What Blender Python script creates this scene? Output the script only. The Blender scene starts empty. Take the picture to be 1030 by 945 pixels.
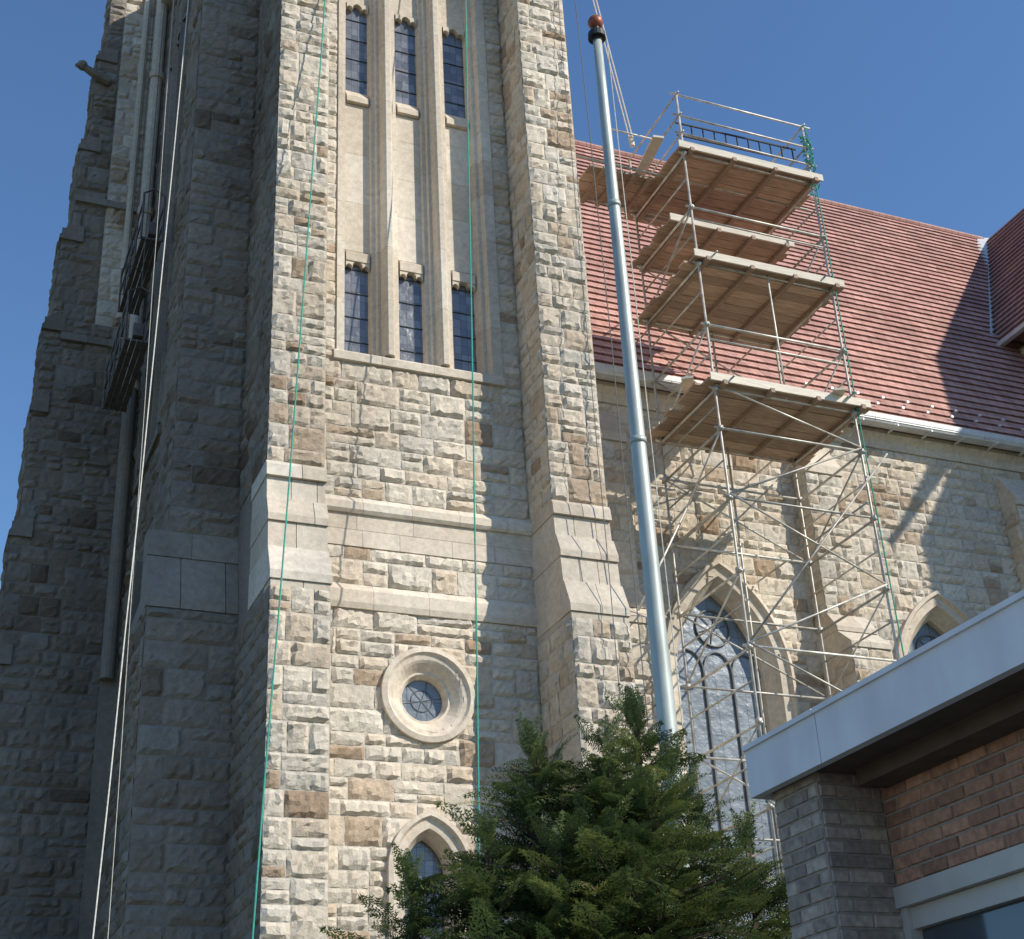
import bpy, math, random
import numpy as np
from mathutils import Vector, Matrix
random.seed(7); rng=np.random.default_rng(7)
scene=bpy.context.scene
scene.view_settings.view_transform='Standard'
scene.view_settings.look='None'
scene.view_settings.exposure=0

# ------------------------------------------------------------------ camera
th=math.radians(23.9);p=math.radians(27.3);r=math.radians(3.2)
F=Vector((math.sin(th)*math.cos(p),math.cos(th)*math.cos(p),math.sin(p)))
R0=Vector((math.cos(th),-math.sin(th),0));U0=R0.cross(F)
R=math.cos(r)*R0-math.sin(r)*U0;U=math.cos(r)*U0+math.sin(r)*R0
cd=bpy.data.cameras.new('camera');cam=bpy.data.objects.new('camera',cd)
scene.collection.objects.link(cam);scene.camera=cam
M=Matrix((( R.x,U.x,-F.x,0),(R.y,U.y,-F.y,0),(R.z,U.z,-F.z,1.6),(0,0,0,1)))
cam.matrix_world=M
cd.sensor_width=36;cd.lens=36*1456/1030;cd.clip_end=5000;cd.clip_start=.1

# ------------------------------------------------------------------ light
AZ=math.radians(43);EL=math.radians(37)
w=bpy.data.worlds.new('World');scene.world=w;w.use_nodes=True
nt=w.node_tree;bg=nt.nodes['Background'];sk=nt.nodes.new('ShaderNodeTexSky')
sk.sky_type='NISHITA';sk.sun_disc=False;sk.sun_elevation=EL
sk.sun_rotation=math.atan2(math.sin(AZ),-math.cos(AZ));sk.air_density=1.3;sk.dust_density=0.0;sk.ozone_density=8.5
nt.links.new(sk.outputs[0],bg.inputs[0]);bg.inputs[1].default_value=.15
sd=bpy.data.lights.new('sun','SUN');sun=bpy.data.objects.new('sun',sd);scene.collection.objects.link(sun)
sd.energy=5.0;sd.angle=math.radians(.5);sd.color=(1,.92,.78)
L=Vector((-math.sin(AZ)*math.cos(EL),math.cos(AZ)*math.cos(EL),-math.sin(EL)))
sun.rotation_euler=L.to_track_quat('-Z','Y').to_euler();sun.location=(40,-40,60)

# ------------------------------------------------------------------ materials
def newmat(name):
    m=bpy.data.materials.new(name);m.use_nodes=True
    n=m.node_tree.nodes;return m,m.node_tree,n,m.node_tree.links,n['Principled BSDF']
def N(nt,t,**k):
    n=nt.nodes.new(t)
    for a,b in k.items():setattr(n,a,b)
    return n
def stone(name,cols,rough=.9,stain=.35,bump=.5,bscale=30,toned=True):
    m,nt,n,l,b=newmat(name)
    b.inputs['Roughness'].default_value=rough;b.inputs['Specular IOR Level'].default_value=.2
    tc=N(nt,'ShaderNodeTexCoord');at=N(nt,'ShaderNodeAttribute',attribute_name='tone')
    rp=N(nt,'ShaderNodeValToRGB');el=rp.color_ramp.elements
    while len(el)<len(cols):el.new(.5)
    for i,c in enumerate(cols):
        el[i].position=i/(len(cols)-1);el[i].color=(*c,1)
    l.new(at.outputs['Fac'],rp.inputs[0])
    n1=N(nt,'ShaderNodeTexNoise');n1.inputs['Scale'].default_value=9;n1.inputs['Detail'].default_value=5;n1.inputs['Roughness'].default_value=.7
    l.new(tc.outputs['Object'],n1.inputs[0])
    mr=N(nt,'ShaderNodeMapRange');mr.inputs[1].default_value=.3;mr.inputs[2].default_value=.7;mr.inputs[3].default_value=.8;mr.inputs[4].default_value=1.15
    l.new(n1.outputs[0],mr.inputs[0])
    n2=N(nt,'ShaderNodeTexNoise');n2.inputs['Scale'].default_value=.35;n2.inputs['Detail'].default_value=5
    mp=N(nt,'ShaderNodeMapping');mp.inputs['Scale'].default_value=(1.6,1.6,.5)
    l.new(tc.outputs['Object'],mp.inputs[0]);l.new(mp.outputs[0],n2.inputs[0])
    mr2=N(nt,'ShaderNodeMapRange');mr2.inputs[1].default_value=.35;mr2.inputs[2].default_value=.62;mr2.inputs[3].default_value=1-stain;mr2.inputs[4].default_value=1.08
    l.new(n2.outputs[0],mr2.inputs[0])
    mu=N(nt,'ShaderNodeMath',operation='MULTIPLY');l.new(mr.outputs[0],mu.inputs[0]);l.new(mr2.outputs[0],mu.inputs[1])
    vm=N(nt,'ShaderNodeVectorMath',operation='SCALE');l.new(rp.outputs[0],vm.inputs[0]);l.new(mu.outputs[0],vm.inputs['Scale'])
    l.new(vm.outputs[0],b.inputs['Base Color'])
    n3=N(nt,'ShaderNodeTexNoise');n3.inputs['Scale'].default_value=bscale;n3.inputs['Detail'].default_value=5;n3.inputs['Roughness'].default_value=.65
    l.new(tc.outputs['Object'],n3.inputs[0])
    bp=N(nt,'ShaderNodeBump');bp.inputs['Strength'].default_value=bump;bp.inputs['Distance'].default_value=.03
    l.new(n3.outputs[0],bp.inputs['Height']);l.new(bp.outputs[0],b.inputs['Normal'])
    return m
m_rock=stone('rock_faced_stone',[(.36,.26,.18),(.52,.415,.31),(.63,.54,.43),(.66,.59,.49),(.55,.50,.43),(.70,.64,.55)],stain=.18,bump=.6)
m_rockd=stone('shade_toned_stone',[(.17,.13,.095),(.235,.19,.15),(.28,.235,.19),(.30,.26,.22),(.245,.225,.20),(.32,.29,.25)],stain=.3,bump=.6)  # darker copy of the rock stone, left side's shade put into the colour
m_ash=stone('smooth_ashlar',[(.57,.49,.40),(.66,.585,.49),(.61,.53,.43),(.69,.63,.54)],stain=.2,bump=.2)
m_ashd=stone('shade_toned_ashlar',[(.25,.22,.185),(.32,.285,.245)],stain=.3,bump=.25)  # ashlar copy darkened likewise, shade put into its colour
m_mort=stone('mortar',[(.58,.53,.45),(.58,.53,.45)],stain=.25,bump=.2)
def simple(name,c,rough=.6,metal=0,noise=.25,scale=8,bump=0,stretch=(1,1,1)):
    m,nt,n,l,b=newmat(name)
    b.inputs['Roughness'].default_value=rough;b.inputs['Metallic'].default_value=metal
    tc=N(nt,'ShaderNodeTexCoord');mp=N(nt,'ShaderNodeMapping');mp.inputs['Scale'].default_value=stretch
    l.new(tc.outputs['Object'],mp.inputs[0])
    n1=N(nt,'ShaderNodeTexNoise');n1.inputs['Scale'].default_value=scale;n1.inputs['Detail'].default_value=5
    l.new(mp.outputs[0],n1.inputs[0])
    at=N(nt,'ShaderNodeAttribute',attribute_name='tone')
    mr=N(nt,'ShaderNodeMapRange');mr.inputs[1].default_value=.3;mr.inputs[2].default_value=.7;mr.inputs[3].default_value=1-noise;mr.inputs[4].default_value=1+noise
    l.new(n1.outputs[0],mr.inputs[0])
    a2=N(nt,'ShaderNodeMapRange');a2.inputs[3].default_value=1-noise;a2.inputs[4].default_value=1+noise
    l.new(at.outputs['Fac'],a2.inputs[0])
    mu=N(nt,'ShaderNodeMath',operation='MULTIPLY');l.new(mr.outputs[0],mu.inputs[0]);l.new(a2.outputs[0],mu.inputs[1])
    vm=N(nt,'ShaderNodeVectorMath',operation='SCALE');vm.inputs[0].default_value=c;l.new(mu.outputs[0],vm.inputs['Scale'])
    l.new(vm.outputs[0],b.inputs['Base Color'])
    if bump:
        bp=N(nt,'ShaderNodeBump');bp.inputs['Strength'].default_value=bump;bp.inputs['Distance'].default_value=.01
        l.new(n1.outputs[0],bp.inputs['Height']);l.new(bp.outputs[0],b.inputs['Normal'])
    return m
m_steel=simple('galvanised_tube',(.55,.53,.48),.5,.3,.3,6)
m_pole=simple('weathered_pole_metal',(.42,.46,.43),.5,.3,.2,7,stretch=(1,1,.25))
m_ball=simple('copper_ball',(.30,.09,.05),.45,.3,.2,10)
m_wood=simple('scaffold_timber',(.43,.31,.23),.85,0,.28,5,.3,stretch=(.6,6,6))
m_pale=simple('pale_timber',(.64,.58,.49),.8,0,.15,5,.3,stretch=(.6,6,6))
m_gut=simple('gutter_metal',(.62,.63,.64),.5,.2,.12,4)
m_dark=simple('dark_steel',(.03,.035,.04),.6,.2,.3,8)
m_lead=simple('lead_came',(.16,.17,.18),.6,.2,.2,8)
m_stage=simple('platform_aluminium',(.14,.12,.11),.6,.2,.3,8)
m_green=simple('green_rope',(.05,.36,.27),.8,0,.2,20)
m_white=simple('white_rope',(.6,.58,.52),.8,0,.2,20)
m_grey=simple('grey_cable',(.16,.16,.16),.8,0,.2,20)
m_soffit=simple('soffit_board',(.12,.085,.065),.8,0,.2,8)
m_fascia=simple('painted_fascia',(.72,.71,.73),.65,.0,.09,5,.25,stretch=(1,1,.4))
m_frame=simple('window_frame_paint',(.50,.47,.43),.5,0,.08,6)
m_bark=simple('bark',(.10,.07,.05),.9,0,.4,15,.6)
m_brick=simple('red_brown_brick',(.38,.20,.13),.9,0,.28,25,.5)
m_brick2=simple('tan_brick',(.35,.285,.235),.9,0,.28,25,.5)
m_bmort=simple('brick_mortar',(.31,.27,.23),.95,0,.15,20,.3)
def glassmat(name,c1,c2,sx,sz,mort,rough=.22,metal=.25,mc=(.03,.03,.03,1)):
    m,nt,n,l,b=newmat(name)
    tc=N(nt,'ShaderNodeTexCoord');sp=N(nt,'ShaderNodeSeparateXYZ');cb=N(nt,'ShaderNodeCombineXYZ')
    l.new(tc.outputs['Object'],sp.inputs[0]);l.new(sp.outputs[0],cb.inputs[0]);l.new(sp.outputs[2],cb.inputs[1])
    br=N(nt,'ShaderNodeTexBrick');br.offset=0;br.inputs['Scale'].default_value=1
    br.inputs['Brick Width'].default_value=sx;br.inputs['Row Height'].default_value=sz;br.inputs['Mortar Size'].default_value=mort
    br.inputs['Color1'].default_value=(*c1,1);br.inputs['Color2'].default_value=(*c2,1);br.inputs['Mortar'].default_value=mc
    l.new(cb.outputs[0],br.inputs[0]);l.new(br.outputs[0],b.inputs['Base Color'])
    b.inputs['Roughness'].default_value=rough;b.inputs['Metallic'].default_value=metal
    nz=N(nt,'ShaderNodeTexNoise');nz.inputs['Scale'].default_value=5
    l.new(tc.outputs['Object'],nz.inputs[0])
    bp=N(nt,'ShaderNodeBump');bp.inputs['Strength'].default_value=.35;bp.inputs['Distance'].default_value=.05
    l.new(nz.outputs[0],bp.inputs['Height']);l.new(bp.outputs[0],b.inputs['Normal'])
    return m
m_glass=glassmat('leaded_glass',(.12,.13,.15),(.22,.23,.25),.14,.2,.004,mc=(.07,.07,.075,1))
m_glass2=glassmat('protective_glazing',(.13,.16,.19),(.20,.23,.27),.35,.45,.010,.35,.2,(.10,.11,.13,1))
# roof tiles
def roofmat(name,axis):
    m,nt,n,l,b=newmat(name)
    tc=N(nt,'ShaderNodeTexCoord');sp=N(nt,'ShaderNodeSeparateXYZ');cb=N(nt,'ShaderNodeCombineXYZ')
    l.new(tc.outputs['Object'],sp.inputs[0])
    l.new(sp.outputs[0 if axis==0 else 1],cb.inputs[0]);l.new(sp.outputs[2],cb.inputs[1])
    br=N(nt,'ShaderNodeTexBrick');br.inputs['Scale'].default_value=1
    br.inputs['Brick Width'].default_value=.3;br.inputs['Row Height'].default_value=.356;br.inputs['Mortar Size'].default_value=.012
    br.inputs['Color1'].default_value=(.47,.245,.20,1);br.inputs['Color2'].default_value=(.55,.31,.26,1);br.inputs['Mortar'].default_value=(.26,.13,.105,1)
    l.new(cb.outputs[0],br.inputs[0])
    nz=N(nt,'ShaderNodeTexNoise');nz.inputs['Scale'].default_value=.6;nz.inputs['Detail'].default_value=6
    l.new(tc.outputs['Object'],nz.inputs[0])
    mr=N(nt,'ShaderNodeMapRange');mr.inputs[1].default_value=.3;mr.inputs[2].default_value=.7;mr.inputs[3].default_value=.8;mr.inputs[4].default_value=1.15
    l.new(nz.outputs[0],mr.inputs[0])
    at=N(nt,'ShaderNodeAttribute',attribute_name='tone')
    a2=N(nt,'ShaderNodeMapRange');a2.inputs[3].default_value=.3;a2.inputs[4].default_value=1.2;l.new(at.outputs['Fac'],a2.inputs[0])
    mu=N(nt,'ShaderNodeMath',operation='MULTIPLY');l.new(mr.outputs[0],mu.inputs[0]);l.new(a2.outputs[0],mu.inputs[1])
    vm=N(nt,'ShaderNodeVectorMath',operation='SCALE');l.new(br.outputs[0],vm.inputs[0]);l.new(mu.outputs[0],vm.inputs['Scale'])
    l.new(vm.outputs[0],b.inputs['Base Color']);b.inputs['Roughness'].default_value=.75
    return m
m_roof=roofmat('clay_tile_roof',0);m_roof2=roofmat('clay_tile_roof_cross',1)
# foliage
def leafmat():
    m,nt,n,l,b=newmat('hemlock_needles')
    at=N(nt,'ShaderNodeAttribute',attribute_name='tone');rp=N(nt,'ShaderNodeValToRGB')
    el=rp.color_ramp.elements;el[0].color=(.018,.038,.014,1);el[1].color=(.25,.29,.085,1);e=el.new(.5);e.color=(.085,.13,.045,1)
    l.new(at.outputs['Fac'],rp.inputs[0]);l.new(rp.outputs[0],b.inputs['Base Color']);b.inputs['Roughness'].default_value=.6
    tr=N(nt,'ShaderNodeBsdfTranslucent');l.new(rp.outputs[0],tr.inputs[0])
    mx=N(nt,'ShaderNodeMixShader');mx.inputs[0].default_value=.3
    l.new(b.outputs[0],mx.inputs[1]);l.new(tr.outputs[0],mx.inputs[2]);l.new(mx.outputs[0],n['Material Output'].inputs[0])
    return m
m_leaf=leafmat()
def groundmat():
    m,nt,n,l,b=newmat('grass_ground')
    tc=N(nt,'ShaderNodeTexCoord');nz=N(nt,'ShaderNodeTexNoise');nz.inputs['Scale'].default_value=3;nz.inputs['Detail'].default_value=6
    l.new(tc.outputs['Object'],nz.inputs[0]);rp=N(nt,'ShaderNodeValToRGB');el=rp.color_ramp.elements
    el[0].color=(.04,.055,.02,1);el[1].color=(.11,.105,.05,1);l.new(nz.outputs[0],rp.inputs[0]);l.new(rp.outputs[0],b.inputs['Base Color'])
    b.inputs['Roughness'].default_value=.95
    return m
m_ground=groundmat()
m_pave=simple('pavement_concrete',(.36,.34,.31),.9,0,.15,6,.2)

# ------------------------------------------------------------------ mesh builder
class MB:
    def __init__(s):s.v=[];s.f=[];s.t=[];s.n=0
    def add(s,vs,fs,tone=.5):
        o=s.n;s.v.extend([tuple(map(float,q)) for q in vs]);s.n+=len(vs)
        for f in fs:s.f.append(tuple(o+i for i in f));s.t.append(tone)
    def build(s,name,mat,parent=None,smooth=False):
        me=bpy.data.meshes.new(name);me.from_pydata(s.v,[],s.f);me.update()
        a=me.attributes.new('tone','FLOAT','FACE');a.data.foreach_set('value',np.array(s.t,dtype=np.float32))
        me.materials.append(mat)
        if smooth:me.polygons.foreach_set('use_smooth',[True]*len(me.polygons))
        o=bpy.data.objects.new(name,me);scene.collection.objects.link(o)
        if parent:o.parent=parent
        return o
def empty(name):
    o=bpy.data.objects.new(name,None);scene.collection.objects.link(o);return o
def box(mb,x0,x1,y0,y1,z0,z1,tone=.5):
    v=[(x0,y0,z0),(x1,y0,z0),(x1,y1,z0),(x0,y1,z0),(x0,y0,z1),(x1,y0,z1),(x1,y1,z1),(x0,y1,z1)]
    mb.add(v,[(0,3,2,1),(4,5,6,7),(0,1,5,4),(1,2,6,5),(2,3,7,6),(3,0,4,7)],tone)
def tube(mb,pts,r,sides=6,tone=None,r2=None):
    pts=[Vector(q) for q in pts];n=len(pts);vs=[];fs=[]
    tone=random.random() if tone is None else tone
    up0=None
    for i,q in enumerate(pts):
        d=(pts[min(i+1,n-1)]-pts[max(i-1,0)]).normalized()
        a=d.orthogonal().normalized() if up0 is None else (up0-d*up0.dot(d)).normalized()
        up0=a;b=d.cross(a);rr=r if r2 is None else r+(r2-r)*i/(n-1)
        for k in range(sides):
            t=2*math.pi*k/sides;vs.append(q+a*(math.cos(t)*rr)+b*(math.sin(t)*rr))
    for i in range(n-1):
        for k in range(sides):
            k2=(k+1)%sides;fs.append((i*sides+k,i*sides+k2,(i+1)*sides+k2,(i+1)*sides+k))
    fs.append(tuple(range(sides))[::-1]);fs.append(tuple((n-1)*sides+k for k in range(sides)))
    mb.add(vs,fs,tone)
def sphere(mb,c,r,tone=.5,seg=20,rings=12,sz=1):
    vs=[];fs=[]
    for i in range(rings+1):
        a=math.pi*i/rings
        for k in range(seg):
            t=2*math.pi*k/seg;vs.append((c[0]+r*math.sin(a)*math.cos(t),c[1]+r*math.sin(a)*math.sin(t),c[2]+sz*r*math.cos(a)))
    for i in range(rings):
        for k in range(seg):
            k2=(k+1)%seg;fs.append((i*seg+k,(i+1)*seg+k,(i+1)*seg+k2,i*seg+k2))
    mb.add(vs,fs,tone)
# frames: point(u,v,n)
class Fr:
    def __init__(s,O,eu,en):
        s.O=np.array(O,float);s.eu=np.array(eu,float);s.en=np.array(en,float);s.ev=np.array((0,0,1.))
    def __call__(s,u,v,n):return tuple(s.O+s.eu*u+s.ev*v+s.en*n)
    def arr(s,Ua,Va,Na):
        return s.O+Ua[...,None]*s.eu+Va[...,None]*s.ev+Na[...,None]*s.en
def front(Y):return Fr((0,Y,0),(1,0,0),(0,-1,0))      # u = X
def left(X):return Fr((X,0,0),(0,-1,0),(-1,0,0))      # u = -Y
def right(X):return Fr((X,0,0),(0,1,0),(1,0,0))       # u = Y

rock=MB();rockd=MB();ash=MB();ashd=MB();mort=MB()
CUR=[rock]
def stone_blk(fr,u,v,w,h,hole,dm,dM,cell,tone):
    g=.010
    nx=max(3,int(round(w/cell)));ny=max(3,int(round(h/cell)))
    xs=np.linspace(u+g,u+w-g,nx+1);ys=np.linspace(v+g,v+h-g,ny+1)
    X,Y=np.meshgrid(xs,ys);sx=(w-2*g)/nx;sy=(h-2*g)/ny
    D=rng.uniform(dm,dM)+(X-u-w/2)*rng.uniform(-.09,.09)+(Y-v-h/2)*rng.uniform(-.12,.12)+rng.normal(0,.012,X.shape)
    D=np.maximum(D,.012)
    jx=rng.uniform(-.3,.3,X.shape)*sx;jy=rng.uniform(-.3,.3,X.shape)*sy
    jx[:,0]=jx[:,-1]=0;jy[0]=jy[-1]=0
    X=X+jx;Y=Y+jy
    e=np.zeros(X.shape,bool);e[0]=e[-1]=True;e[:,0]=e[:,-1]=True
    X[:,1]-=sx*.15;X[:,-2]+=sx*.15;Y[1]-=sy*.15;Y[-2]+=sy*.15
    D[e]=rng.uniform(-.002,.014,e.sum())
    P=fr.arr(X,Y,D).reshape(-1,3)
    fs=[]
    for j in range(ny):
        for i in range(nx):
            if hole is not None:
                cu=(X[j,i]+X[j+1,i+1])/2;cv=(Y[j,i]+Y[j+1,i+1])/2
                if hole(cu,cv):continue
            a=j*(nx+1)+i;fs.append((a,a+1,a+nx+2,a+nx+1))
    if fs:CUR[0].add(P.tolist(),fs,tone)
def tone_r():
    t=random.random()
    return min(1,max(0.15,random.gauss(.55,.2))) if t<.94 else random.uniform(0,.15)
def rockwall(fr,u0,u1,v0,v1,hole=None,dm=.02,dM=.062,cell=.075,hs=(.28,.38,.48),wm=.4,wM=1.05,back=True):
    v=v0
    while v<v1-.01:
        h=random.choice(hs)*random.uniform(.92,1.08)
        if v+h>v1-.18:h=v1-v
        u=u0;first=True
        while u<u1-.01:
            w=random.uniform(wm,wM)*(random.uniform(.5,1) if first else 1);w=max(w,.24);first=False
            if u+w>u1-.2:w=u1-u
            q=random.random()
            if h>.34 and q<.34:
                k=random.uniform(.4,.6)*h
                for (vv,hh) in((v,k),(v+k,h-k)):
                    if w>.6 and random.random()<.55:
                        ww=w*random.uniform(.35,.65)
                        stone_blk(fr,u,vv,ww,hh,hole,dm,dM,cell,tone_r());stone_blk(fr,u+ww,vv,w-ww,hh,hole,dm,dM,cell,tone_r())
                    else:stone_blk(fr,u,vv,w,hh,hole,dm,dM,cell,tone_r())
            else:stone_blk(fr,u,v,w,h,hole,dm,dM,cell,tone_r())
            u+=w
        v+=h
    if back:backing(fr,u0,u1,v0,v1,hole)
def backing(fr,u0,u1,v0,v1,hole=None,tone=.5):
    mm=mort if CUR[0] is rock else ashd
    if hole is None:
        mm.add([fr(u0,v0,0),fr(u1,v0,0),fr(u1,v1,0),fr(u0,v1,0)],[(0,1,2,3)],tone);return
    c=.12;nx=int((u1-u0)/c)+1;ny=int((v1-v0)/c)+1
    us=np.linspace(u0,u1,nx+1);vs=np.linspace(v0,v1,ny+1)
    X,Y=np.meshgrid(us,vs);P=fr.arr(X,Y,X*0).reshape(-1,3).tolist();fs=[]
    for j in range(ny):
        for i in range(nx):
            if hole((us[i]+us[i+1])/2,(vs[j]+vs[j+1])/2):continue
            a=j*(nx+1)+i;fs.append((a,a+1,a+nx+2,a+nx+1))
    mm.add(P,fs,tone)
def prof(mb,fr,u0,u1,pr,seg=.8,gap=.006,closed=True):
    """run of blocks with (n,z) profile"""
    u=u0
    while u<u1-.001:
        w=seg*random.uniform(.75,1.25)
        if u+w>u1-.3*seg:w=u1-u
        a,b=u+gap/2,u+w-gap/2;k=len(pr);t=random.random()
        vs=[fr(a,z,n) for n,z in pr]+[fr(b,z,n) for n,z in pr]
        fs=[(i,(i+1)%k,k+(i+1)%k,k+i) for i in range(k)]+[tuple(range(k))[::-1],tuple(range(k,2*k))]
        mb.add(vs,fs,t);u+=w
def vprism(mb,fr,sec,z0,z1,seg=1.0,gap=.006):
    z=z0
    while z<z1-.001:
        h=seg*random.uniform(.7,1.2)
        if z+h>z1-.3*seg:h=z1-z
        k=len(sec);t=random.random()
        vs=[fr(u,z+gap/2,n) for u,n in sec]+[fr(u,z+h-gap/2,n) for u,n in sec]
        fs=[(i,(i+1)%k,k+(i+1)%k,k+i) for i in range(k)]+[tuple(range(k))[::-1],tuple(range(k,2*k))]
        mb.add(vs,fs,t);z+=h
def arch_path(cx,hw,zb,zs,Rr,off,n=14,jn=8):
    pts=[]
    for i in range(jn):pts.append((cx-hw-off,zb+(zs-zb)*i/jn))
    c=cx-hw+Rr;ra=Rr+off
    amin=math.acos((cx-c)/ra) # angle where u=cx
    for i in range(n+1):
        a=math.pi+(amin-math.pi)*i/n;pts.append((c+ra*math.cos(a),zs+ra*math.sin(a)))
    m=[(2*cx-u,v) for u,v in pts[:-1]][::-1]
    return pts+m
def in_arch(cx,hw,zb,zs,Rr,off):
    def f(u,v):
        if v<zb-off or abs(u-cx)>hw+off:return False
        if v<=zs:return True
        c1=cx-hw+Rr;c2=cx+hw-Rr
        return math.hypot(u-c1,v-zs)<Rr+off and math.hypot(u-c2,v-zs)<Rr+off
    return f
def sweep(mb,fr,paths,ns,closed=False,per=3):
    k=len(paths);n=len(paths[0]);vs=[]
    for j in range(k):vs+=[fr(u,v,ns[j]) for u,v in paths[j]]
    t=random.random()
    for i in range(n if closed else n-1):
        if i%per==0:t=random.random()
        i2=(i+1)%n
        fs=[(j*n+i,j*n+i2,(j+1)*n+i2,(j+1)*n+i) for j in range(k-1)]
        idx=[]
        for f in fs:
            idx+=list(f)
        m={a:b for b,a in enumerate(sorted(set(idx)))}
        mb.add([vs[a] for a in sorted(set(idx))],[tuple(m[a] for a in f) for f in fs],t)
def spandrel(mb,fr,u0,u1,zs,zt,n0,n1,Rk=.8):
    cx=(u0+u1)/2;hw=(u1-u0)/2;ap=arch_path(cx,hw,zs-.01,zs,hw*2*Rk,0,n=6,jn=1)
    ap=ap[1:-1]
    for (a,b) in zip(ap[:-1],ap[1:]):
        mb.add([fr(*a,n1),fr(*b,n1),fr(b[0],zt,n1),fr(a[0],zt,n1),fr(*a,n0),fr(*b,n0)],[(0,1,2,3),(4,5,1,0)],.5)

church=empty('stone_church')
glass=MB();glass2=MB();trac=MB();lead=MB()
# ================= TOWER =================
XL,XLB=5.86,10.05   # bay between the buttresses
BX0,BX1=4.88,5.86;RX0,RX1=10.05,11.15
TOP=31
fB=front(22.0)
WX0,WX1=6.33,9.47
RC=(7.96,9.46)
la=(7.93,.36,4.0,6.55,.62) # small pointed window
hole_la=in_arch(*la,.22)
def hole_low(u,v):return math.hypot(u-RC[0],v-RC[1])<.66 or hole_la(u,v)
# bay wall
rockwall(fB,XL,XLB,3.0,10.9,hole_low)
backing(fB,XL,XLB,0,3.0)
prof(ash,fB,XL,XLB,[(-.05,10.88),(.07,10.88),(.10,10.98),(.10,11.2),(.0,11.34),(-.05,11.34)],1.0)
rockwall(fB,XL,XLB,11.34,12.05)
prof(ash,fB,XL,XLB,[(-.05,12.05),(.03,12.05),(.03,12.36),(-.05,12.36)],.9)
prof(ash,fB,XL,XLB,[(-.05,12.363),(.035,12.363),(.035,12.66),(-.05,12.66)],1.1)
prof(ash,fB,XL,XLB,[(-.05,12.663),(.08,12.663),(.12,12.72),(.12,12.86),(.0,13.0),(-.05,13.0)],1.0)
rockwall(fB,XL,XLB,13.0,15.78)
rockwall(fB,XL,WX0,15.78,TOP);rockwall(fB,WX1+.17,XLB,15.78,TOP,dm=.02,dM=.05)
# tall window group
LT=((6.58,7.06),(7.68,8.16),(8.78,9.27));GD=.34
prof(ash,fB,WX0-.06,WX1+.2,[(-.5,16.24),(.06,15.98),(.09,15.94),(.09,15.78),(-.05,15.76),(-.5,15.76)],1.1)
vprism(ash,fB,[(WX0,-.5),(WX0,.05),(6.42,.05),(6.455,-.1),(6.52,-.1),(6.58,-GD),(6.58,-.5)],15.97,TOP)
vprism(ash,fB,[(9.27,-.5),(9.27,-GD),(9.33,-.1),(9.40,-.1),(9.44,.05),(WX1+.18,.05),(WX1+.18,-.5)],15.97,TOP)
for a,b in((7.06,7.68),(8.16,8.78)):
    m=(a+b)/2
    vprism(ash,fB,[(a,-.5),(a,-GD),(a+.04,-.2),(a+.11,-.2),(a+.13,-.12),(m-.12,-.12),(m-.09,.07),(m-.05,.12),(m+.05,.12),(m+.09,.07),(m+.12,-.12),(b-.13,-.12),(b-.11,-.2),(b-.04,-.2),(b,-GD),(b,-.5)],16.02,TOP,1.3)
for a,b in LT:
    for z0,z1 in((16.1,18.25),(22.6,25.0)):
        glass.add([fB(a-.02,z0,-GD),fB(b+.02,z0,-GD),fB(b+.02,z1,-GD),fB(a-.02,z1,-GD)],[(0,1,2,3)])
        spandrel(ash,fB,a,a+.14,z1-.17,z1+.02,-GD,-.22,.6);spandrel(ash,fB,a+.14,b-.14,z1-.12,z1+.02,-GD,-.22,.62);spandrel(ash,fB,b-.14,b,z1-.17,z1+.02,-GD,-.22,.6)
        for zz in np.arange(z0+.35,z1,.55):box(trac,a,b,22.32,22.335,zz,zz+.012)
    prof(ash,fB,a,b,[(-.5,18.23),(-.2,18.23),(-.2,18.44),(-.27,18.5),(-.5,18.52)],1)
    z=18.52
    while z<22.2:
        h=min(random.uniform(.9,1.3),22.22-z)
        if 22.22-z-h<.4:h=22.22-z
        box(ash,a-.03,b+.03,22.28,22.5,z,z+h-.006,random.uniform(.5,1));z+=h
    prof(ash,fB,a-.0,b+.0,[(-.5,22.22),(-.19,22.24),(-.19,22.38),(-.34,22.62),(-.5,22.66)],1)
    box(ash,a-.03,b+.03,22.25,22.5,25.02,TOP,.6)
# round window
def circ(off,n=40,c=RC):return [(c[0]+off*math.cos(2*math.pi*i/n),c[1]+off*math.sin(2*math.pi*i/n)) for i in range(n)]
sweep(ash,fB,[circ(q) for q in(.83,.83,.74,.70,.62,.58,.46,.42,.37,.37)],[-.02,.10,.12,.07,.05,.02,-.12,-.12,-.24,-.34],True,3)
c=circ(.37);glass2.add([fB(u,v,-.3) for u,v in c],[tuple(range(len(c)))])
tube(lead,[fB(u,v,-.29) for u,v in circ(.19,20)]+[fB(*circ(.19,20)[0],-.29)],.007,5)
for a in range(3):
    t=a*math.pi/3+.2
    tube(lead,[fB(RC[0]+.37*math.cos(t)*s,RC[1]+.37*math.sin(t)*s,-.29) for s in(-1,1)],.005,5)
# lower pointed window
sweep(ash,fB,[arch_path(*la,o) for o in(.36,.36,.28,.24,.1,.06,0,0)],[-.02,.12,.13,.06,.04,-.08,-.2,-.4],False,3)
ap=arch_path(*la,0);glass.add([fB(u,v,-.35) for u,v in ap],[tuple(range(len(ap)))])
box(ash,la[0]-.75,la[0]+.75,21.85,22.3,3.75,4.0,.5)

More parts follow.
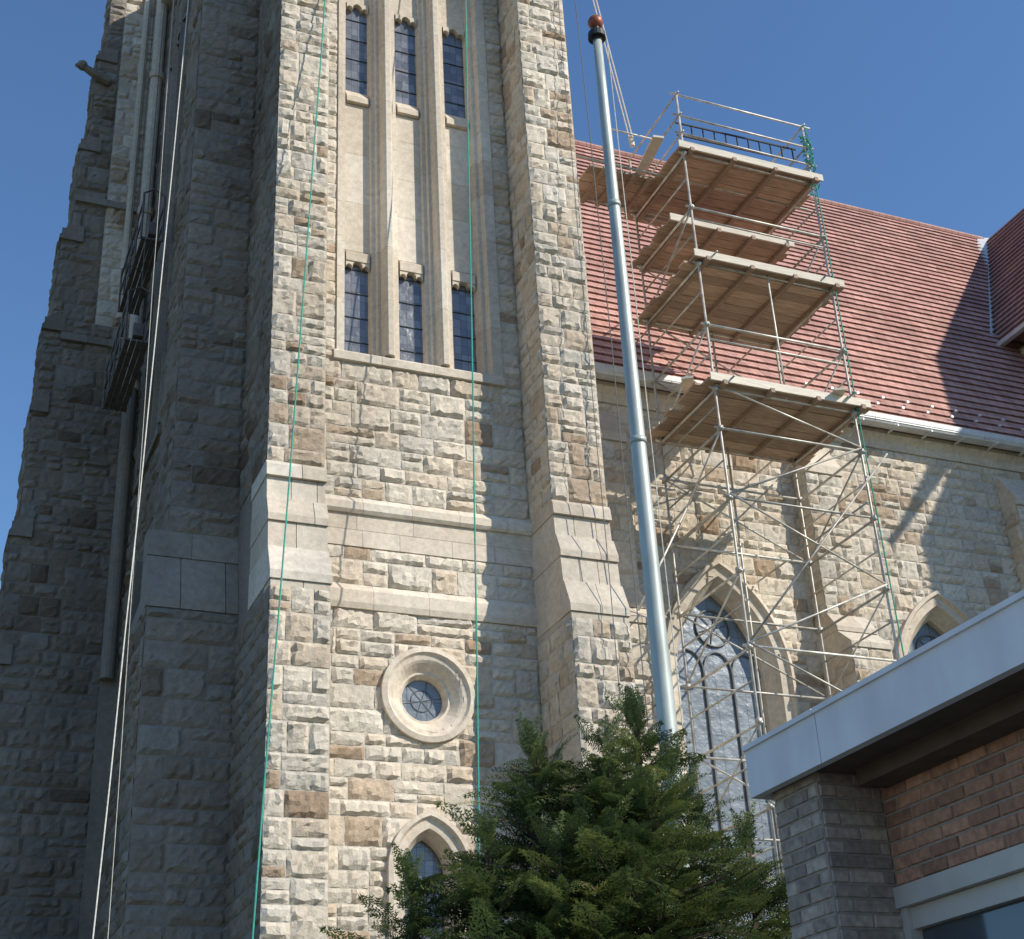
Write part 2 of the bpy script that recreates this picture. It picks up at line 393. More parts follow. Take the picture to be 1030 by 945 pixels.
# buttresses
def flank(X,Y0,Y1,z0,z1,rk=True,side='L',**k):
    if side=='L':
        f=left(X);u0,u1=-Y1,-Y0
    else:f=right(X);u0,u1=Y0,Y1
    if rk:rockwall(f,u0,u1,z0,z1,**k)
    else:backing(f,u0,u1,z0,z1)
YF=21.0;YL=20.55
for (a,b,fl) in((BX0,BX1,23.0),(RX0,RX1,22.0)):
    rockwall(front(YF),a,b,12.95,TOP,wm=.3,wM=.68)
    rockwall(front(YL),a,b,3,10.55,wm=.3,wM=.68);backing(front(YL),a,b,0,3)
    fy=front(YF)
    # stepped weatherings
    prof(ash,fy,a-.03,b+.03,[(-1.0,12.95),(.03,12.95),(.07,12.88),(.10,12.66),(-1.0,12.66)],.7,.012)
    prof(ash,fy,a-.01,b+.01,[(-1.0,12.653),(.03,12.653),(.06,12.25),(-1.0,12.25)],.45,.012)
    prof(ash,fy,a-.02,b+.02,[(-1.0,12.243),(.10,12.243),(.24,11.9),(.24,11.78),(-1.0,11.78)],.7,.012)
    prof(ash,fy,a-.01,b+.01,[(-1.0,11.773),(.20,11.773),(.24,11.3),(-1.0,11.3)],.4,.012)
    prof(ash,fy,a-.02,b+.02,[(-1.0,11.293),(.28,11.293),(.48,10.8),(.48,10.66),(-1.0,10.66)],.7,.012)
    prof(ash,fy,a-.0,b+.0,[(-1.0,10.653),(.45,10.653),(.45,10.55),(-1.0,10.55)],.5,.012)
    if a<6:CUR[0]=rockd  # left flank uses the copy with shade in its colour
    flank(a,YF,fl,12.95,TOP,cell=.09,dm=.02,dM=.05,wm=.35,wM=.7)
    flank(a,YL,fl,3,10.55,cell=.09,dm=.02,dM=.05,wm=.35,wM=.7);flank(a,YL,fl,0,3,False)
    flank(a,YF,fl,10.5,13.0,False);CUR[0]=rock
    flank(b,YF,25.5,10.5,TOP,False,'R');flank(b,YL,25.5,0,10.55,False,'R')
# right tower side in rock (visible from the side)
rockwall(right(RX1+.001),21.0,25.0,12.95,TOP,cell=.12,back=False)
# left corner mass (shaded side, its shade deepened by darker stone colour)
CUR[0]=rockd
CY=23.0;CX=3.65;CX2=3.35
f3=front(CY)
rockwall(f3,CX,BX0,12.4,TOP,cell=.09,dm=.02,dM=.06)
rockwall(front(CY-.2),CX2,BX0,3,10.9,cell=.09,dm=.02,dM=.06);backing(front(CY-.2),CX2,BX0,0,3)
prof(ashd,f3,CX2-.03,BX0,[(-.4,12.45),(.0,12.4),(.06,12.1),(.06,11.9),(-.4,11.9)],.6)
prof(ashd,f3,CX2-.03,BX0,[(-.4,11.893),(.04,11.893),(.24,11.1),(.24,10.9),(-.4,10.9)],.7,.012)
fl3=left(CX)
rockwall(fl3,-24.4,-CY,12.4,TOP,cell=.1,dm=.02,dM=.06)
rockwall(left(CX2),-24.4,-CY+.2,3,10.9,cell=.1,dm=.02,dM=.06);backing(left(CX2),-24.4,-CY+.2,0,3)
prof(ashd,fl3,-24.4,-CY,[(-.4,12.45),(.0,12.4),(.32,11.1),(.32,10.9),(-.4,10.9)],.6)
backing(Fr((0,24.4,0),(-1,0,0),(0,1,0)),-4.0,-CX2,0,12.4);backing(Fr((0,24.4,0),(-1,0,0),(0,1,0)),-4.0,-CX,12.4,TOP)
# left wall with its own tall window group
WL=3.9;fw=left(WL)
def hw_(u,v):return -28.9<u<-26.3 and 16.2<v<28
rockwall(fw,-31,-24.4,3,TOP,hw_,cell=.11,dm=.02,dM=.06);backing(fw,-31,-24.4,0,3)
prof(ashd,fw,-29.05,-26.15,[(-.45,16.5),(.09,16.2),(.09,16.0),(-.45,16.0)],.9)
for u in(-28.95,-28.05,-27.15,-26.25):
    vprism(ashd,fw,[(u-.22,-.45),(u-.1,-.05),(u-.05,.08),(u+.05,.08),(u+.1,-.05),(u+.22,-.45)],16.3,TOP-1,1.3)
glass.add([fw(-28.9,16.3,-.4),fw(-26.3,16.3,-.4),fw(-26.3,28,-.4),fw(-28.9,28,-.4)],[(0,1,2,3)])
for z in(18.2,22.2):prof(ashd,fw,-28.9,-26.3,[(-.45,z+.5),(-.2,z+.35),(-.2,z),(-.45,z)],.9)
# rear-left buttress, stepping outward as it goes down
YK=31.1
steps=[(1.05,6),(1.25,12.6),(1.44,15.5),(1.57,18.6),(1.62,20.8),(1.78,23.4),(1.98,26.2),(2.17,29.2),(2.36,33.5)]
zb=0
for i,(x0,zt) in enumerate(steps):
    last=i==len(steps)-1
    fy=front(30.0)
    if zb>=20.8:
        CUR[0]=rock;rockwall(fy,2.75,WL-.3,zb,zt,cell=.1,dm=.02,dM=.07,wm=.3,wM=.7)  # lit strip put into colour: pale stone beside the darker copy
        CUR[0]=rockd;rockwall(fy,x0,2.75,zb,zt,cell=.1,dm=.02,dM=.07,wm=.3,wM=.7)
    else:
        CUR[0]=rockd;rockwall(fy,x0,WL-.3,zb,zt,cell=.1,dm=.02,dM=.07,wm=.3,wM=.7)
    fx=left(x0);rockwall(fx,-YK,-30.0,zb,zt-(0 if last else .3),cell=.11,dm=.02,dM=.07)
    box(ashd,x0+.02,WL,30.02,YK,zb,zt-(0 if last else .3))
    if not last:
        x1=steps[i+1][0]
        prof(ashd,fx,-YK-.04,-29.90,[(-(x1-x0)-.3,zt+.06),(-(x1-x0),zt+.06),(.05,zt-.28),(.05,zt-.38),(-(x1-x0)-.3,zt-.38)],.7)
    zb=zt
CUR[0]=rock
tube(ash,[(3.66,29.75,19),(3.66,29.75,33)],.15,14,.9);tube(ash,[(3.30,29.9,21),(3.30,29.9,33)],.09,12,.8)  # upper shafts in pale ashlar, belonging to the painted lit strip
tube(ashd,[(3.66,29.75,12),(3.66,29.75,19)],.15,14,.9)  # same shaft below the strip, shade put in by darker ashlar
for z in(19.0,24,28.4):tube(ash,[(3.66,29.75,z),(3.66,29.75,z+.2)],.2,14,.7)
box(ashd,WL-.35,WL+.1,29.85,31,0,33,.8)
for z in(24.5,20.5):prof(ashd,front(30),2.0,3.5,[(-.5,z),(.1,z-.1),(.12,z-.3),(-.5,z-.3)],.6)
# gargoyle spout
tube(ashd,[(2.5,29.9,28.15),(2.1,29.8,28.2),(1.84,29.75,28.3)],.14,8,.2,.09);sphere(ashd,(1.80,29.74,28.33),.14,.2,10,6)
tube(ashd,[(1.74,29.7,28.3),(1.64,29.68,28.22)],.07,6,.2,.05)
# closing volumes of the tower
box(mort,BX0+.05,RX1-.05,22.6,31,0,TOP-.1);box(mort,4.4,BX0+.2,23.5,31,0,TOP-.1)
backing(Fr((0,31.0,0),(-1,0,0),(0,1,0)),-4.5,-3.9,0,TOP)
box(ash,3.6,RX1+.1,20.9,31.2,TOP,TOP+.5,.5)
for i in range(6):box(ash,3.6+i*1.35,4.3+i*1.35,20.95,21.5,TOP+.5,TOP+1.5,random.random())

# ================= NAVE =================
YN=25.0;fN=front(YN)
W1=(15.82,1.05,6.0,11.6,2.35);W2=(21.65,1.05,6.0,11.6,2.25);W3=(27.5,1.05,6.0,11.6,2.25)
hs=[in_arch(*W,.3) for W in(W1,W2,W3)]
def hN(u,v):return any(h(u,v) for h in hs)
rockwall(fN,RX1,29.6,4,17.75,hN,cell=.08,hs=(.28,.34,.42),wm=.35,wM=.85);backing(fN,RX1,29.6,0,4)
prof(ash,fN,RX1,29.6,[(-.3,17.75),(.06,17.75),(.08,17.95),(.2,18.1),(.2,18.2),(-.3,18.2)],1.1)
for W in(W1,W2,W3):
    sweep(ash,fN,[arch_path(*W,o,n=20,jn=10) for o in(.50,.50,.42,.38,.2,.16,.02,0,0)],[-.02,.14,.16,.07,.05,-.05,-.28,-.3,-.5],False,3)
    ap=arch_path(*W,0,n=20);glass2.add([fN(u,v,-.45) for u,v in ap],[tuple(range(len(ap)))])
    cx,hw,zb_,zs,RR=W
    for dx in(-.35,.35):tube(lead,[fN(cx+dx,6,-.42),fN(cx+dx,zs+.15,-.42)],.028,6,.5)
    for dx in(-.7,0,.7):
        q=[fN(cx+dx+.35*math.cos(a)*1.0,zs+.1+.5*math.sin(a),-.42) for a in np.linspace(0,math.pi,11)];tube(lead,q,.022,6,.5)
    q=[fN(cx+.42*math.cos(a),zs+1.15+.42*math.sin(a),-.42) for a in np.linspace(0,2*math.pi,25)];tube(lead,q,.024,6,.5)
    for k in range(6):
        a=k*math.pi/3+.3;tube(lead,[fN(cx+.12*math.cos(a),zs+1.15+.12*math.sin(a),-.43),fN(cx+.42*math.cos(a),zs+1.15+.42*math.sin(a),-.43)],.012,5,.5)
    box(ash,cx-1.6,cx+1.6,24.85,25.4,5.75,6.0,.5)
# nave buttresses
for bx in(12.6,18.2,24.3,):
    b0,b1=bx,bx+1.0
    rockwall(front(24.5),b0,b1,13.0,16.5,wm=.3,wM=.6,cell=.075);rockwall(front(23.85),b0,b1,3,12.0,wm=.3,wM=.6,cell=.075)
    backing(front(23.85),b0,b1,0,3)
    prof(ash,front(24.5),b0-.02,b1+.02,[(-.5,17.5),(-.45,17.5),(.06,16.7),(.06,16.5),(-.5,16.5)],.6)
    prof(ash,front(24.5),b0-.02,b1+.02,[(-.5,13.0),(.0,13.0),(.3,12.6),(.3,12.5),(-.5,12.5)],.6)
    prof(ash,front(24.5),b0-.02,b1+.02,[(-.5,12.493),(.27,12.493),(.7,12.12),(.7,12.0),(-.5,12.0)],.55,.012)
    flank(b0,24.5,25,12.9,16.6,cell=.09,dm=.02,dM=.05);flank(b0,23.85,25,3,12.0,cell=.09,dm=.02,dM=.05);flank(b0,23.85,25,0,3,False);flank(b0,24.5,25,12,13,False)
    flank(b1,24.5,25,12,16.6,False,'R');flank(b1,23.85,25,0,12,False,'R')
# roof, nave
roof=MB()
Y0,Z0=24.55,18.32;YR,ZR=34.3,33.9;S=(ZR-Z0)/(YR-Y0);ln=math.hypot(1,S);ny_,nz_=-S/ln,1/ln
nrow=44
def rp_(i):
    t=i/nrow;return Y0+(YR-Y0)*t,Z0+(ZR-Z0)*t
def rightend(Y):return 31.0 if Y<28.7 else 29.0+(Y-28.7)*1.18
for i in range(nrow):
    ya,za=rp_(i);yb,zb2=rp_(i+1)
    o1,o2=.055,.0
    a=(ya+ny_*o1,za+nz_*o1);b=(yb+ny_*o2,zb2+nz_*o2);c=(ya,za)
    x0=10.5
    xr=rightend(ya);xr2=rightend(yb)
    nseg=60
    for k in range(nseg):
        xa=x0+(xr-x0)*k/nseg;xb=x0+(xr-x0)*(k+1)/nseg;xa2=x0+(xr2-x0)*k/nseg;xb2=x0+(xr2-x0)*(k+1)/nseg
        j=[random.uniform(-.008,.008) for _ in range(2)]
        V8=[(xa,c[0],c[1]),(xb,c[0],c[1]),(xb,a[0],a[1]+j[0]),(xa,a[0],a[1]+j[1]),(xb2,b[0],b[1]),(xa2,b[0],b[1])]
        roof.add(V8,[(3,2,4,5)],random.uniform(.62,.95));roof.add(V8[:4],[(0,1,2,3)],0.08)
roof.add([(10.5,YR,ZR),(50,YR,ZR),(50,44.1,Z0),(10.5,44.1,Z0)],[(0,1,2,3)])
tube(roof,[(10.5,YR,ZR+.03),(35.4,YR,ZR+.03)],.12,8,.6)
roof.build('nave_roof',m_roof,church)
# cross roof (transept)
tr=MB();TX=28.9;TZ=24.3;RXr=35.55;TS=(ZR-TZ)/(RXr-TX);n2=26;TY0=16.2
for i in range(n2):
    xa=TX+(RXr-TX)*i/n2;xb=TX+(RXr-TX)*(i+1)/n2
    za=TZ+(xa-TX)*TS;zb3=TZ+(xb-TX)*TS
    va=28.6+(xa-TX)/1.18;vb=28.6+(xb-TX)/1.18
    V8=[(xa,TY0,za),(xa,va,za),(xa-.04,va,za+.06),(xa-.04,TY0,za+.06),(xb,vb,zb3),(xb,TY0,zb3)]
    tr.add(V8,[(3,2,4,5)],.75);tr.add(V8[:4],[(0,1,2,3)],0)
tr.add([(RXr,TY0,ZR),(RXr,40,ZR),(RXr+6.65,40,TZ),(RXr+6.65,TY0,TZ)],[(0,1,2,3)])
tr.build('transept_roof',m_roof2,church)
box(mort,29.5,41.6,TY0+.3,33,0,TZ-.1)
mort.add([(29.5,TY0+.3,TZ-.1),(41.6,TY0+.3,TZ-.1),(RXr,TY0+.3,ZR-.2)],[(0,1,2)])
rockwall(left(29.45),-33,-TY0-.3,16,TZ-.2,cell=.14,back=False,dm=.02,dM=.07)
box(mort,11,41,25.6,43,0,18.2)
gut=MB()
prof(gut,front(24.55),11.2,29.4,[(.18,18.20),(.16,18.36),(.19,18.37),(.20,18.36),(.19,18.24),(.14,18.14),(.02,18.12),(-.1,18.14),(-.1,18.2)],3.0,.004)
for x in np.arange(12,29.4,1.0):box(gut,x,x+.04,24.33,24.75,18.08,18.13)
va=Vector((29.0,28.7,TZ+.12));vb=Vector((35.6,34.3,ZR+.05));o1=Vector((-.42,.0,.04))
gut.add([va+o1,va+Vector((.10,-.05,.12)),vb+Vector((.10,-.05,.12)),vb+o1],[(0,1,2,3)])
box(gut,28.75,28.92,TY0,28.7,TZ-.12,TZ+.02)
gut.build('gutter_and_valley_flashing',m_gut,church)
dk=MB();box(dk,11.2,29.45,24.42,24.95,18.203,18.30);dk.build('eaves_board',m_soffit,church)
sg=MB()
for x in np.arange(19.0,29,.75):
    for rr in(1,2):
        y_,z_=rp_(rr+.5);x_=x+.37*(rr%2);box(sg,x_,x_+.07,y_-.12,y_-.06,z_+.05,z_+.11)
sg.build('snow_guards',m_gut,church)
rock.build('rock_faced_masonry',m_rock,church);ash.build('ashlar_dressings',m_ash,church);mort.build('wall_core',m_mort,church)
rockd.build('shade_toned_masonry',m_rockd,church);ashd.build('shade_toned_dressings',m_ashd,church)  # left side meshes, shade painted in through their darker colours
glass.build('leaded_windows',m_glass,church);glass2.build('nave_glazing',m_glass2,church);trac.build('window_bars',m_dark,church);lead.build('window_tracery',m_lead,church)

# ================= FLAGPOLE =================
fp=empty('flagpole');mb=MB();PX,PY=6.25,11.0
zs=np.linspace(0,13.6,18)
tube(mb,[(PX,PY,z) for z in zs],.112,20,.5,.052)
tube(mb,[(PX,PY,0),(PX,PY,.25)],.2,20,.5,.14)
for z in(4.4,8.3,11.2):tube(mb,[(PX,PY,z),(PX,PY,z+.06)],.118-.0044*z+.004,20,.3)
mb.build('shaft',m_pole,fp,True)
mb=MB();tube(mb,[(PX,PY,13.58),(PX,PY,13.63),(PX,PY,13.64)],.06,16,.3);tube(mb,[(PX,PY,13.62),(PX,PY,13.70)],.105,16,.3,.10);tube(mb,[(PX,PY,13.70),(PX,PY,13.80)],.04,10,.3)
mb.build('truck',m_dark,fp)
mb=MB();sphere(mb,(PX,PY,13.87),.09);mb.build('ball_finial',m_ball,fp,True)
mb=MB();tube(mb,[(PX+.10,PY-.05,13.6),(PX+.115,PY-.06,8),(PX+.14,PY-.06,1.3)],.006,5);mb.build('halyard',m_white,fp)
mb=MB();box(mb,PX+.1,PX+.14,PY-.06,PY-.02,1.2,1.4);mb.build('cleat',m_dark,fp)

# ================= SCAFFOLDING =================
sc=empty('scaffolding');mb=MB()
SX0,SX1,SY0,SY1=13.78,17.06,21.0,23.3
r_=.026
lv=[.2,1.7,3.2,4.7,6.2,7.7,9.2,10.6,12.1,13.6,15.1,16.0,17.5,19.0,20.45,21.9]
for x in(SX0,SX1):
    for y in(SY0,SY1):tube(mb,[(x,y,0),(x,y,23.55 if y==SY0 else 23.4)],r_,8)
tube(mb,[(15.4,SY1,0),(15.4,SY1,22.9)],r_,8);tube(mb,[(15.45,SY0,16),(15.45,SY0,19.0)],r_*.8,8)
for i,z in enumerate(lv):
    for y in(SY0,SY1):
        if i%2 or y==SY1 or z>15:tube(mb,[(SX0-.12,y,z-.05),(SX1+.12,y,z-.05)],r_,7)
    for x in(SX0,SX1):tube(mb,[(x,SY0-.1,z-.1),(x,SY1+.1,z-.1)],r_,7)
    if i<len(lv)-1:
        z2=lv[i+1]
        for x in(SX0,SX1):
            tube(mb,[(x,SY0,z+(z2-z)*.5),(x,SY1,z+(z2-z)*.5)],r_*.75,6)
            if i%2:tube(mb,[(x,SY0,z2-.1),(x,SY1,z)],r_*.8,6)
        a,b=(SX0,SX1) if i%2 else (SX1,SX0)
        if z<16:
            tube(mb,[(a,SY0-.05,z),(b,SY0-.05,z2)],r_*.8,6)
        else:
            tube(mb,[(a,SY1+.05,z),(b,SY1+.05,z2)],r_*.8,6)
        if i%2:tube(mb,[(b,SY1+.08,z),(a,SY1+.08,z2)],r_*.8,6)
for z in(22.4,22.9,23.5):
    for y in(SY0,SY1):
        if not(z==23.5 and y==SY1):tube(mb,[(SX0-.15,y,z),(SX1+.2,y,z)],r_*.9,7)
    for x in(SX0,SX1):tube(mb,[(x,SY0-.1,z),(x,SY1+.1,z-.04)],r_*.9,7)
for z in(17.1,20.1,):tube(mb,[(SX0,SY0,z),(SX1,SY0,z)],r_*.8,7)
for z in(22.0,):
    for y in(21.9,23.2):tube(mb,[(11.6,y,z-.1),(SX1+.5,y,z-.1)],r_,7)
tube(mb,[(12.4,21.9,22.9),(SX0,21.9,22.9)],r_*.8,7)
for z in(13.6,16,19):
    for x in(SX0+.3,SX1-.3):tube(mb,[(x,SY0-.3,z+.12),(x,24.9,z+.12)],r_*.8,7)
tube(mb,[(SX1-.2,SY0-.4,16.2),(SX1+.6,24.9,16.35)],r_*.8,7)
for z in lv:
    for x in(SX0,SX1):
        for y in(SY0,SY1):box(mb,x-.045,x+.045,y-.05,y+.05,z-.11,z-.01,.2)
tube(mb,[(12.2,22.1,11.5),(14.1,22.6,14.6)],r_*.8,6);tube(mb,[(SX0,SY0,10.6),(SX1+.4,SY0-.3,14.9)],r_*.8,6)
mb.build('tube_frame',m_steel,sc,True)
wd=MB();pl=MB()
def deck(z,y0,y1,x0,x1,jit=.18,front_pale=True):
    y=y0
    while y<y1-.05:
        wv=.27;a=x0-random.uniform(.05,jit);b=x1+random.uniform(.05,jit);dz=random.uniform(0,.012)
        box(wd,a,b,y+.006,y+wv-.006,z+dz,z+dz+.05,random.random());y+=wv
    if front_pale:
        box(pl,x0-.1,x1+.12,y0-.045,y0-.008,z-.015,z+.16,random.random())
    for x in np.linspace(x0+.15,x1-.15,4):box(wd,x,x+.09,y0-.1,y1+.05,z-.10,z-.004,.1)
deck(21.9,20.9,23.4,13.7,17.15)
deck(20.45,21.6,23.4,13.7,16.6)
deck(19.0,20.85,23.4,13.7,17.15)
deck(16.03,20.85,23.4,13.7,17.25,.3)
deck(21.9,22.1,23.2,12.2,13.6,.2,False)
for a,b in(((13.3,21.2,16.2),(14.6,23.2,16.3)),((16.5,20.6,16.17),(17.6,23.6,16.23)),((13.2,21.0,22.12),(13.6,23.6,22.12))):
    a=Vector(a);b=Vector(b);d=(b-a).normalized();s=d.cross(Vector((0,0,1)))*.12
    pl.add([a-s,a+s,b+s,b-s,a-s+Vector((0,0,.05)),a+s+Vector((0,0,.05)),b+s+Vector((0,0,.05)),b-s+Vector((0,0,.05))],[(0,3,2,1),(4,5,6,7),(0,1,5,4),(1,2,6,5),(2,3,7,6),(3,0,4,7)],.6)
wd.build('timber_decks',m_wood,sc);pl.build('toe_boards',m_pale,sc)
mb=MB()
for z in(22.7,23.05):tube(mb,[(14.0,21.5,z+.12),(17.0,21.3,z)],.025,6,.3)
for k in range(11):
    t=k/10;x=14.1+2.8*t;y=21.5-.2*t;tube(mb,[(x,y,22.82-.12*t),(x,y,23.17-.12*t)],.018,5,.3)
mb.build('ladder',m_dark,sc)
mb=MB()
for k in range(16):
    z0=random.uniform(21.6,23.5);q=[];a0=random.uniform(0,6.28)
    for j in range(9):
        a=a0+j*.8;rr=random.uniform(.04,.14);q.append((SX1+rr*math.cos(a)+.03,SY0+rr*math.sin(a),z0-j*.06+random.uniform(-.03,.03)))
    tube(mb,q,.013,5)
tube(mb,[(SX1+.05,SY0-.06,21.8),(SX1+.02,SY0-.1,16),(SX1+.08,SY0-.08,9)],.015,5)
mb.build('green_strapping',m_green,sc)

# ================= ROPES =================
def rope(name,pts,r,mat):
    mb=MB();tube(mb,pts,r,6);mb.build(name,mat)
def ext(a,b,z0,z1,sag=.0):
    a=Vector(a);b=Vector(b);d=(b-a)/(b.z-a.z);P=[a+d*(z-a.z) for z in np.linspace(z1,z0,14)]
    for i,q in enumerate(P):
        t=i/13;q.x+=sag*math.sin(math.pi*t)+random.uniform(-.008,.008)
    return P
rope('safety_rope',ext((5.67,20.8,23.4),(4.39,19,4.93),.1,30.9,.05),.013,m_green)
rope('safety_rope',ext((8.76,20.9,24.53),(7.76,19.5,6.25),.1,30.9,.05),.014,m_green)
rope('safety_rope',ext((3.32,23.,24.7),(2.54,20,5.07),.1,31,.05),.010,m_white)
rope('safety_rope',ext((3.10,23.1,23.6),(2.9,21,7.0),.1,31,-.04),.005,m_white)
rope('hanging_cable',ext((11.35,20.85,24.0),(11.1,20.3,9.0),.1,30,.1),.010,m_grey)
rope('hanging_cable',ext((11.0,20.85,24.0),(10.75,20.3,9.0),.1,30,-.05),.008,m_grey)
mb=MB()
a=Vector((12.35,22,28.2));b=Vector((13.1,22,22.9))
for o in(-.045,.045):tube(mb,[a+Vector((o,0,0)),b+Vector((o,0,0))],.018,6,.5)
tube(mb,[b,b+Vector((.02,0,-.25))],.06,8);tube(mb,[a,a+Vector((-1.6,.6,.4))],.04,8)
mb.build('hoist_line',m_pale)

# ================= SWING STAGES =================
def stage(z,y0,y1,x0,x1):
    e=empty('suspended_work_platform');mb=MB()
    for k in range(4):
        xx=x0+(x1-x0)*k/4;box(mb,xx+.01,xx+(x1-x0)/4-.01,y0,y1,z,z+.05)
    for x in(x0,x1):
        for h in(.5,1.0):tube(mb,[(x,y0,z+h),(x,y1,z+h)],.022,6)
        for y in np.linspace(y0,y1,5):tube(mb,[(x,y,z),(x,y,z+1.0)],.02,6)
        for y in np.linspace(y0,y1,5)[:-1]:tube(mb,[(x,y,z),(x,y+(y1-y0)/4,z+.5)],.015,6)
    for y in(y0,y1):
        box(mb,x0+.15,x1-.15,y-.08,y+.08,z+.1,z+.4);tube(mb,[(x0,y,z),(x0,y,z+1.2),((x0+x1)/2,y,z+1.35),(x1,y,z+1.2),(x1,y,z)],.025,6)
        tube(mb,[((x0+x1)/2,y,z+1.35),((x0+x1)/2,y,TOP)],.010,5)
    mb.build('platform_frame',m_stage,e)
stage(18.0,26.0,29.0,3.0,3.5);stage(20.6,26.0,29.0,3.15,3.6)

# ================= BRICK BUILDING =================
bb=empty('brick_building')
fa=MB()
ys=[6.22,5.57,2.9,.2,-2.5,-5]
for i in range(5):
    box(fa,3.97,4.02,ys[i+1]+.003,ys[i]-.003,3.42,3.66,random.random())
    box(fa,3.955,4.02,ys[i+1]+.003,ys[i]-.003,3.66,3.685,.6)
for i in range(6):box(fa,4.02+i*1.5,4.02+(i+1)*1.5-.006,6.17,6.22,3.42,3.685,random.random())
fa.build('roof_fascia',m_fascia,bb)
so=MB();box(so,4.02,13,-5,6.17,3.44,3.60);box(so,4.25,4.42,-5,5.7,3.36,3.44,.3);so.build('soffit',m_soffit,bb)
rf=MB();box(rf,4.02,13,-5,6.17,3.60,3.66);rf.build('flat_roof',m_pave,bb)
core=MB();box(core,4.06+.008,4.6,5.76+.008,6.15,0,3.44);box(core,4.43,12.9,-5,6.1,2.85,3.44);box(core,4.43,12.9,-5,6.1,0,.9);box(core,4.9,12.9,-5,6.1,.9,2.85)
core.build('mortar_core',m_bmort,bb)
def bricks(mb,fr,u0,u1,v0,v1,L_=.2,H=.0677):
    v=v0;row=0
    while v<v1-.02:
        u=u0-(L_/2 if row%2 else 0)
        while u<u1-.01:
            a=max(u,u0)+.005;b=min(u+L_,u1)-.005
            if b-a>.02:
                d=random.uniform(.007,.011);t=random.random();z0=v+.005;z1=min(v+H,v1)-.005;e=.004
                ra=[random.uniform(0,.002) for _ in range(4)]
                vs=[fr(a,z0,0),fr(b,z0,0),fr(b,z1,0),fr(a,z1,0),fr(a+e+ra[0],z0+e,d),fr(b-e-ra[1],z0+e,d),fr(b-e,z1-e-ra[2],d),fr(a+e,z1-e-ra[3],d)]
                mb.add(vs,[(4,5,6,7),(0,1,5,4),(1,2,6,5),(2,3,7,6),(3,0,4,7)],t)
            u+=L_
        v+=H;row+=1
b2=MB();bricks(b2,left(4.068),-6.15,-5.768,0,3.44,.2);bricks(b2,front(5.768),4.068,4.43,0,3.44);b2.build('corner_pier_brick',m_brick2,bb)
b1=MB();bricks(b1,left(4.43),-5.76,5,2.9,3.44);bricks(b1,left(4.43),-5.76,5,0,.85);b1.build('wall_brick',m_brick,bb)
wf=MB();box(wf,4.40,4.47,-5,5.76,2.80,2.895,.5);box(wf,4.42,4.5,-5,5.76,.85,.95)
for y in np.arange(-4.5,5.77,1.28):box(wf,4.425,4.5,y-.03,y+.03,.95,2.8)
box(wf,4.445,4.52,-5,5.76,2.70,2.797,.5)
box(wf,4.44,4.5,-5,5.76,1.85,1.9)
wf.build('window_frames',m_frame,bb)
gl=MB();gl.add([(4.49,-5,.95),(4.49,5.76,.95),(4.49,5.76,2.75),(4.49,-5,2.75)],[(0,1,2,3)])
m_wg=simple('window_glass',(.10,.12,.14),.08,.3,.05,2);gl.build('window_glass',m_wg,bb)

# ================= HEMLOCK TREE =================
tree=empty('hemlock_tree')
def spray_template(seed):
    rg=random.Random(seed);V=[];Fc=[];T=[]
    def needle(b,d,ln,wd,t):
        n=Vector((0,0,1));s=d.cross(n).normalized()*wd;i=len(V)
        V.extend([b-s,b+s,b+d*ln]);Fc.append((i,i+1,i+2));T.append(t)
    nodes=12
    for k in range(nodes):
        t=k/(nodes-1);pos=Vector((t,0,-.28*t*t))
        tl=.34*(1-t)**.9*(.35+min(1,t*4)*.65)+.05
        for sgn in(-1,1):
            ang=math.radians(rg.uniform(38,58));d=Vector((math.cos(ang),sgn*math.sin(ang),rg.uniform(-.25,.05))).normalized()
            m=max(2,int(tl/.05))
            for j in range(m):
                q=pos+d*(tl*(j+.5)/m)+Vector((0,0,-.15*(tl*j/m)**1.2))
                for s2 in(-1,1):
                    a2=ang*sgn+s2*math.radians(rg.uniform(30,60))
                    dd=Vector((math.cos(a2),math.sin(a2),rg.uniform(-.3,.3))).normalized()
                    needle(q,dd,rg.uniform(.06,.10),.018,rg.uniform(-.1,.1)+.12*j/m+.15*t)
    return np.array([tuple(v) for v in V]),np.array(Fc),np.array(T)
temps=[spray_template(s) for s in range(5)]
cones=[(5.06,9.4,4.98,.95,290),(4.30,9.6,4.78,.85,260),(3.85,9.5,4.05,.8,210),(5.55,9.6,4.5,.75,220),(4.68,9.2,4.72,.85,260),(3.35,9.7,3.85,.6,170),(5.85,9.3,4.1,.5,150),(4.6,9.9,4.8,.85,120),(4.9,9.0,4.3,.9,200),(4.2,9.1,3.95,.8,180)]
AV=[];AF=[];AT=[];off=0
wood=MB()
tube(wood,[(4.6,9.55,0),(4.62,9.55,1.5),(4.68,9.5,3.2),(4.9,9.42,4.4)],.16,10,.5,.03)
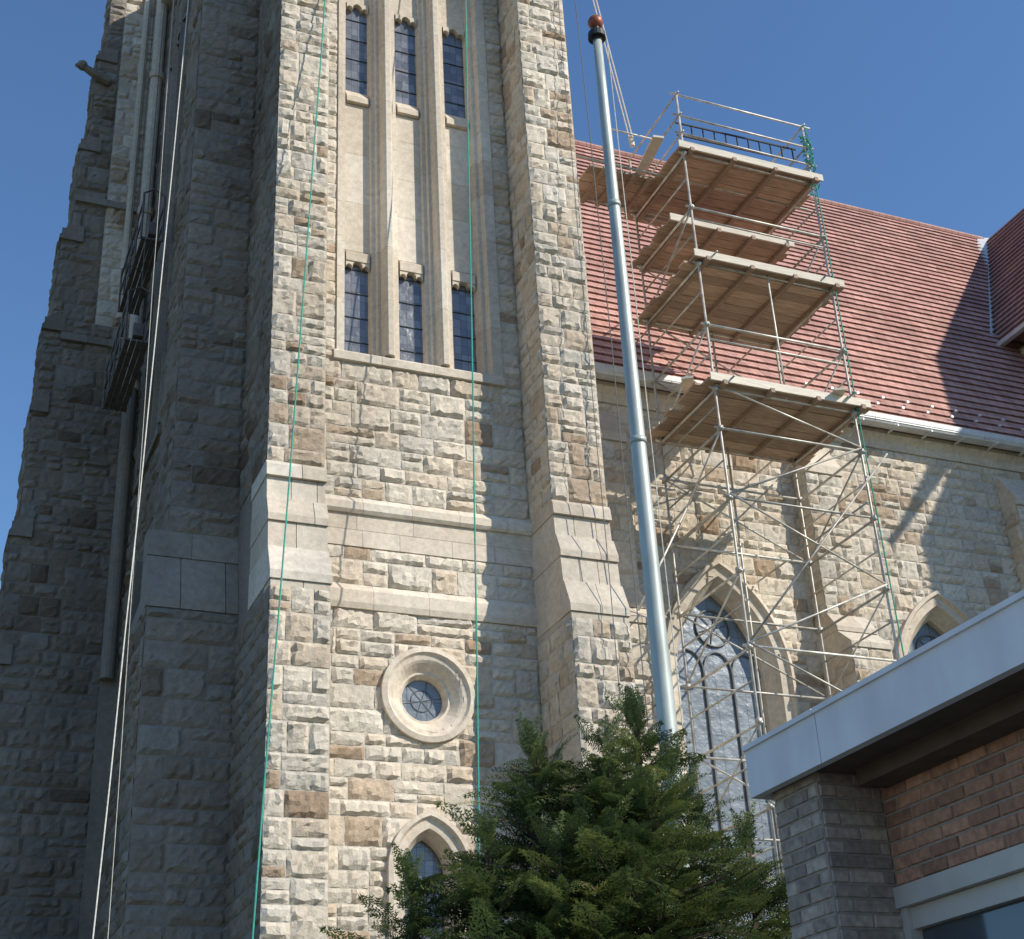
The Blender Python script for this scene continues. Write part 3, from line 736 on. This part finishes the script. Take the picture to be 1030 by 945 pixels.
for cx,cy,top,rad,cnt in cones:
    tube(wood,[(4.62,9.55,1.0),((cx+4.62)/2,(cy+9.55)/2,2.2),(cx,cy,3.4),(cx+.03,cy,top-.15)],.06,6,.5,.008)
    for i in range(int(cnt*1.9)):
        h=(random.random()**.85)*2.8;z=top-.05-h
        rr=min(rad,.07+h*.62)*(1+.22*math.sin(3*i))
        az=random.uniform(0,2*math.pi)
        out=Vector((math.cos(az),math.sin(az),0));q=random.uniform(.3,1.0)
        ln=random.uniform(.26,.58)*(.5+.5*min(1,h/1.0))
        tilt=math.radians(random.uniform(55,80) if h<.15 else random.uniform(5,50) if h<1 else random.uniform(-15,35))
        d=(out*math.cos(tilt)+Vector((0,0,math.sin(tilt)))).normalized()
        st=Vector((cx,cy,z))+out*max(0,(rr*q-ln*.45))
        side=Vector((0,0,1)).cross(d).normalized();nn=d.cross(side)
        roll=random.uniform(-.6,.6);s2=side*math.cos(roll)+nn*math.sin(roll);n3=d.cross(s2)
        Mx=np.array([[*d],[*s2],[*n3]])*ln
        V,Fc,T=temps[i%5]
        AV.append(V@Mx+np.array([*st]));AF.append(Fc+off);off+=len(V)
        AT.append(np.clip(T+random.gauss(.40,.17)+.4*(q-.65),0,1))  # inner sprays get darker tone, crown's interior shade put into the colour
        if i%4==0:tube(wood,[Vector((cx,cy,z-.1)),st,st+d*ln*.7+Vector((0,0,-.1*ln))],.012,4,.5,.003)
AV=np.concatenate(AV);AF=np.concatenate(AF);AT=np.concatenate(AT)
me=bpy.data.meshes.new('needle_sprays');me.from_pydata(AV.tolist(),[],AF.tolist());me.update()
a=me.attributes.new('tone','FLOAT','FACE');a.data.foreach_set('value',AT.astype(np.float32));me.materials.append(m_leaf)
o=bpy.data.objects.new('needle_sprays',me);scene.collection.objects.link(o);o.parent=tree
wood.build('trunk_and_limbs',m_bark,tree)

# ================= GROUND =================
g=MB();g.add([(-800,-800,0),(800,-800,0),(800,800,0),(-800,800,0)],[(0,1,2,3)]);g.build('ground',m_ground)
g=MB();g.add([(-60,-4,.004),(3.8,-4,.004),(3.8,4,.004),(-60,4,.004)],[(0,1,2,3)]);g.build('pavement',m_pave)
